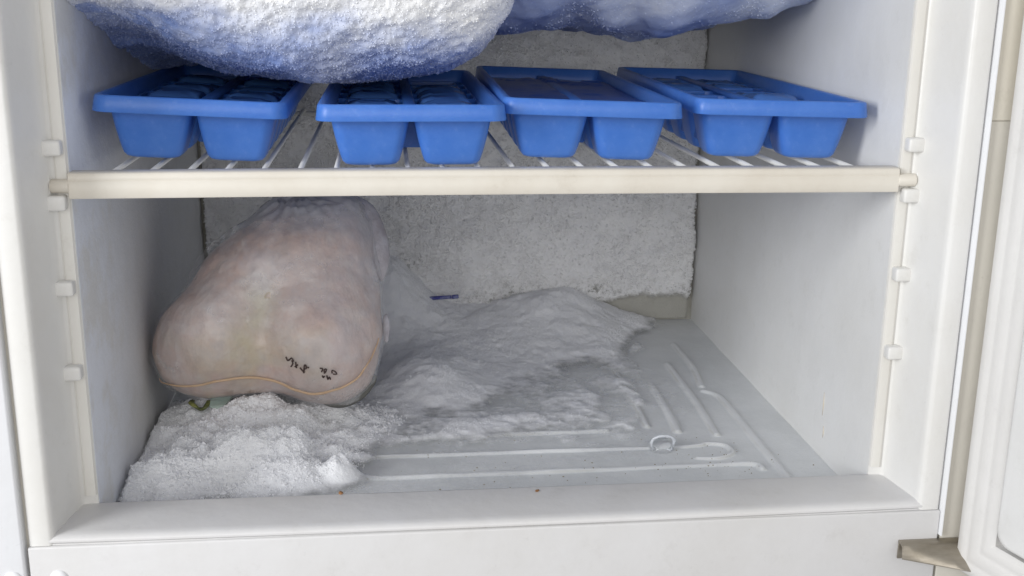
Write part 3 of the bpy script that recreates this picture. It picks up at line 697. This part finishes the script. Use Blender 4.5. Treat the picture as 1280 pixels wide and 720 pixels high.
# thin translucent outer film with sharp little folds, front half of the body only
mm = Mat('thin_frosted_film', Base_Color=(.80, .80, .82), Roughness=.22, Specular_IOR_Level=.6)
mm.bump([(mm.noise(70, 4, .6), .003)], .5)
mxs = mm.node('ShaderNodeMixShader'); trn = mm.node('ShaderNodeBsdfTransparent')
mm.link(mm.math('ADD', mm.ramp(mm.noise(24, 5, .65), [(.38, .04), (.70, .36)]), mm.attr('haze')), mxs.inputs[0]); mm.link(trn.outputs[0], mxs.inputs[1]); mm.link(mm.b.outputs[0], mxs.inputs[2]); mm.link(mxs.outputs[0], mm.nt.nodes['Material Output'].inputs[0])
nf = nr+4; Pf = P[:nf]; of_ = outd[:nf]
cr = np.abs(fbm(Pf[..., 0], Pf[..., 1]*.6, Pf[..., 2]*.6, 30, 2)); cr2 = np.abs(fbm(Pf[..., 0]*.8, Pf[..., 1], Pf[..., 2], 64, 2))
lft = .0016+.0034*np.clip(.22-cr, 0, 1)/.22*sst(fbm(Pf[..., 0], Pf[..., 1], Pf[..., 2], 11, 2), -.15, .3)+.0014*np.clip(.2-cr2, 0, 1)/.2
Pf = Pf+of_*lft[..., None]; Pf[..., 0] = np.maximum(Pf[..., 0], -.2492)
Ff = [f for f in F if max(f) < nf*na]
hz_ = .35*sst(VV[:nf], .115, .165)+.25*np.clip(.12-cr, 0, 1)/.12*.4
mesh_obj('outer_film', [p-O_ for p in Pf.reshape(-1, 3)], Ff, mm.m, bird, True, {'haze': hz_.ravel()})
bvh = BVHTree.FromPolygons([Vector(p-O_) for p in Pf.reshape(-1, 3)], [tuple(f) for f in Ff])
CL_ = Vector(cam.location)-Vector(O_)
def on_bird(u, v, lift=.0004):
    """nearest surface point in front of plane point (u,v), along the plane normal"""
    p = Vector(u*Uv+v*Vv+sgn*.12*Nv); h = bvh.ray_cast(p, Vector(-sgn*Nv))
    return (h[0]+h[1].normalized()*0+Vector(sgn*Nv)*lift) if h[0] else Vector(u*Uv+v*Vv)
seam = [(-.0815, .0235), (-.0790, .0200), (-.0664, .0150), (-.0516, .0135), (-.0339, .0158), (-.0120, .0182), (.005, .0160), (.0213, .0090), (.0351, .0055), (.0503, .0075), (.0656, .0150), (.0750, .0264), (.0812, .0400), (.0838, .0480)]
sp_ = [p for p in smooth_path([(a, b, 0) for a, b in seam], 8)]
tube('seam', [on_bird(p.x, p.y, .0002) for p in sp_], [.0004+.0007*math.sin(math.pi*min(1, max(0, i/(len(sp_)-1)))) for i in range(len(sp_))], M_seam, bird, 8)
strokes = [[(0.0124, 0.0392), (0.0137, 0.0364), (0.0152, 0.037)], [(0.0146, 0.0364), (0.017, 0.0374), (0.0185, 0.0349)], [(0.0158, 0.0318), (0.0176, 0.0338), (0.017, 0.036)], [(0.02, 0.0345), (0.0203, 0.0303)], [(0.0188, 0.0314), (0.0219, 0.0323)],
 [(0.0231, 0.0302), (0.0255, 0.0274), (0.0261, 0.026)], [(0.0261, 0.026), (0.0267, 0.0305), (0.0279, 0.0308), (0.0282, 0.0287), (0.0267, 0.0287)], [(0.0291, 0.0294), (0.0305, 0.0286)], [(0.0389, 0.027), (0.0413, 0.0263), (0.0401, 0.0242)],
 [(0.0425, 0.0228), (0.0425, 0.0255), (0.0443, 0.0255), (0.0431, 0.0234)], [(0.0407, 0.0221), (0.0413, 0.0207), (0.0425, 0.0214)], [(0.0443, 0.0217), (0.0449, 0.0192), (0.0461, 0.0206), (0.047, 0.0188)], [(0.0486, 0.0223), (0.0486, 0.0243), (0.051, 0.0232), (0.0522, 0.0215), (0.0492, 0.0219)]]
# one hand-written line: all strokes joined in one part
V = []; F = []
for st in strokes:
    st = [(a+.0042-.0035*(a-.012)/.04, b-.0092+.0050*(a-.012)/.04) for a, b in st]
    p3 = [on_bird(p.x, p.y, .00015) for p in smooth_path([(a, b, 0) for a, b in st], 3)]
    b0 = len(V)
    for i, p in enumerate(p3):
        d = (p3[min(i+1, len(p3)-1)]-p3[max(i-1, 0)]).normalized(); s = d.cross(Vector(sgn*Nv)).normalized()
        for k in (-1, 1): V.append(p+s*k*.00056)
        for k in (-1, 1): V.append(p+s*k*.00056+Vector(sgn*Nv)*.0002)
    for i in range(len(p3)-1):
        a = b0+4*i; b = a+4
        F += [(a+2, a+3, b+3, b+2), (a, a+2, b+2, b), (a+1, b+1, b+3, a+3)]
mesh_obj('handwritten_mark', V, F, M_ink, bird, False)
# loose frosted wrap standing off the shoulder
def blob(name, P2, depth, back, mat, parent, wseed=0, off=0.):
    P2 = np.array(P2); c2 = P2.mean(0); n = len(P2); sp2 = []
    for i in range(n):
        a, b, c_, d_ = [P2[(i+k-1) % n] for k in range(4)]
        for k in range(5):
            t = k/5; sp2.append(.5*((2*b)+(c_-a)*t+(2*a-5*b+4*c_-d_)*t*t+(-a+3*b-3*c_+d_)*t**3))
    sp2 = np.array(sp2); m = len(sp2); V = []; F = []; lay = []
    seq = [(q, 1) for q in np.sin(np.linspace(.05, 1, 14)*math.pi/2)]+[(q, -1) for q in np.sin(np.linspace(1, .05, 10)*math.pi/2)[1:]]
    for q, sd in seq:
        pp_ = c2+(sp2-c2)*q; w_ = (depth if sd > 0 else back)*math.sqrt(max(0, 1-q**2.5))*sd+off
        for p in pp_:
            e = .0020*float(fbm(p[0], p[1], wseed+.1*sd, 45, 3)); V.append(p[0]*Uv+p[1]*Vv+sgn*(w_+e)*Nv)
    L = len(seq)
    for i in range(L-1):
        for j in range(m): F.append((i*m+j, i*m+(j+1) % m, (i+1)*m+(j+1) % m, (i+1)*m+j))
    F.append(tuple(range(m))); F.append(tuple((L-1)*m+j for j in range(m-1, -1, -1)))
    o = mesh_obj(name, V, F, mat, parent); bm = bmesh.new(); bm.from_mesh(o.data); bmesh.ops.recalc_face_normals(bm, faces=bm.faces); bm.to_mesh(o.data); bm.free(); return o
blob('loose_wrap', [(.030, .1660), (.050, .1690), (.068, .1665), (.0829, .1560), (.0915, .1335), (.0930, .1137), (.0885, .0985), (.0830, .1009), (.0700, .1304), (.0500, .1420), (.035, .152)], .009, .02, M_wrap, bird, 3)
blob('wrap_knot', [(.000, .1600), (.006, .1690), (.018, .1660), (.026, .1700), (.040, .1670), (.036, .1590), (.022, .1550), (.010, .1560)], .020, .012, M_wrap, bird, 7)
blob('wrap_tail', [(.0868, .066), (.0905, .070), (.0925, .060), (.0905, .048), (.0875, .050)], .002, .002, M_wrap, bird, 5)
blob('underside_crescent', [(.036, .006), (.044, -.0010), (.055, -.0025), (.066, .0010), (.075, .0080), (.0815, .0190), (.076, .024), (.060, .020), (.046, .014)], .002, .012, M_darkunder, bird, 9)  # dark crescent along the lower right of the bird
# scraps under the bird
tie = tube('twist_tie', smooth_path([(-.2200, .168, .0035), (-.2190, .157, .0060), (-.2150, .153, .0045), (-.2120, .155, .0015), (-.2080, .152, .0040), (-.2060, .160, .0060)], 5), .0021, M_tie, None, 8, .6)
tag(tie, 'small yellow-green scrap of packaging sticking out below the left of the bird', 'packaging scrap')
V = [(-.2050, .165, .0082), (-.2045, .151, .0050), (-.1990, .148, .0042), (-.1930, .151, .0062), (-.1880, .165, .0078)]
V2 = [(a, b, c_-.0006) for a, b, c_ in V]
mf = mesh_obj('film_scrap', V+V2, [(0, 1, 2, 3, 4), (9, 8, 7, 6, 5)]+[(i, 5+i, 5+(i+1) % 5, (i+1) % 5) for i in range(5)], M_mint, None, False)
tag(mf, 'pale mint scrap of plastic film showing under the middle of the bird', 'plastic scrap')

# ================================================================== small things
pen = empty('ballpoint_pen', (-.0150, .4180, .0135), 'dark blue plastic stick half buried in snow at the back wall', 'pen')
tube('barrel', [(-.030, -.002, -.0015), (-.01, 0, -.0002), (.0095, 0, .0008)], .0019, M_pen, pen, 12)
tube('end_cap', [(.0098, 0, .0008), (.0102, 0, .0008), (.0160, 0, .0011), (.0166, 0, .0011)], [.0014, .0022, .0022, .0014], M_pen, pen, 12)
# round lump of clear ice on the plate
bm = bmesh.new(); bmesh.ops.create_icosphere(bm, subdivisions=4, radius=1)
for v in bm.verts:
    k = 1+.07*float(fbm(v.co.x, v.co.y, v.co.z, 1.6, 2)); v.co = Vector((v.co.x*.0088*k, v.co.y*.0095*k, max(-.001, v.co.z*.0080*k)))
    if v.co.z > .004: v.co.z -= .0022*math.exp(-((v.co.x/.005)**2+((v.co.y+.001)/.005)**2))
pb = finish(bm, 'ice_droplet', M_drop); pb.scale = (1.1, 1.1, 1.1); pb.location = (.1350, .106, ZF+.0010)
bm = bmesh.new(); vs_ = []
for i in range(28):
    a_ = 2*math.pi*i/28; rr2 = .0078*(1+.06*math.sin(3*a_)); row = []
    for j in range(8):
        b_ = 2*math.pi*j/8; q_ = rr2+.0011*math.cos(b_); row.append(bm.verts.new((q_*math.cos(a_), -.0035+.0011*math.sin(b_)-.002*math.sin(a_), .0045+q_*math.sin(a_)*.85)))
    vs_.append(row)
for i in range(28):
    for j in range(8): bm.faces.new([vs_[i][j], vs_[i][(j+1) % 8], vs_[(i+1) % 28][(j+1) % 8], vs_[(i+1) % 28][j]])
rim_ = finish(bm, 'ice_rim', M_clear, pb)
tag(pb, 'small round clear lump of ice on the ribbed plate at the right', 'ice')
def crumb(x_, y_, z_, r, lab):
    bm = bmesh.new(); bmesh.ops.create_icosphere(bm, subdivisions=2, radius=r)
    for v in bm.verts: v.co = Vector((v.co.x*1.6, v.co.y, v.co.z*.5))*(1+.3*random.uniform(-1, 1))
    o = finish(bm, 'food_crumb', M_brown); o.location = (x_, y_, z_); o.rotation_euler = (0, 0, random.uniform(0, 3)); return tag(o, lab, 'crumb', 'brown food crumbs')
crumb(-.1905, .105, snow_z(-.1905, .105)+.0004, .0016, 'reddish-brown crumb on the loose snow at the front left')
crumb(-.1008, .0010, .0001, .0013, 'reddish-brown crumb at the back edge of the white bottom lip')
crumb(.0250, -.006, -.0002, .0011, 'yellowish crumb lying on the white bottom lip near its middle')
# grit strewn over the front of the plate, uncountable
bm = bmesh.new(); rg = random.Random(5)
for i in range(120):
    if i < 80: x_, y_ = rg.gauss(.06, .09), rg.gauss(.058, .022)
    else: x_, y_ = rg.gauss(.165, .03), rg.gauss(.075, .022)
    if abs(x_) > .24 or y_ < .01: continue
    s = rg.uniform(.0002, .0006); m = Matrix.Translation((x_, y_, snow_z(x_, y_)+.0003)) @ Matrix.Rotation(rg.uniform(0, 3), 4, 'Z') @ Matrix.Diagonal((s*1.5, s, s*.5, 1))
    bmesh.ops.create_icosphere(bm, subdivisions=1, radius=1, matrix=m)
gm = Mat('brown_grit', Base_Color=(.24, .20, .12), Roughness=.9).m
tag(finish(bm, 'grit', gm), 'fine brown grit scattered on the front of the plate', 'grit', kind='stuff')
# faint rust drips on the right wall
for x0, y0, z0, z1 in ((.2499, .0825, .010, .028), (.2499, .0785, -.006, .003)):
    tube('stain', [(x0, y0, z1), (x0, y0-.001, (z0+z1)/2), (x0, y0, z0)], [.0002, .0007, .0002], Mat('dried_drip', Base_Color=(.62, .56, .46), Roughness=.6).m, fr, 8, .3)
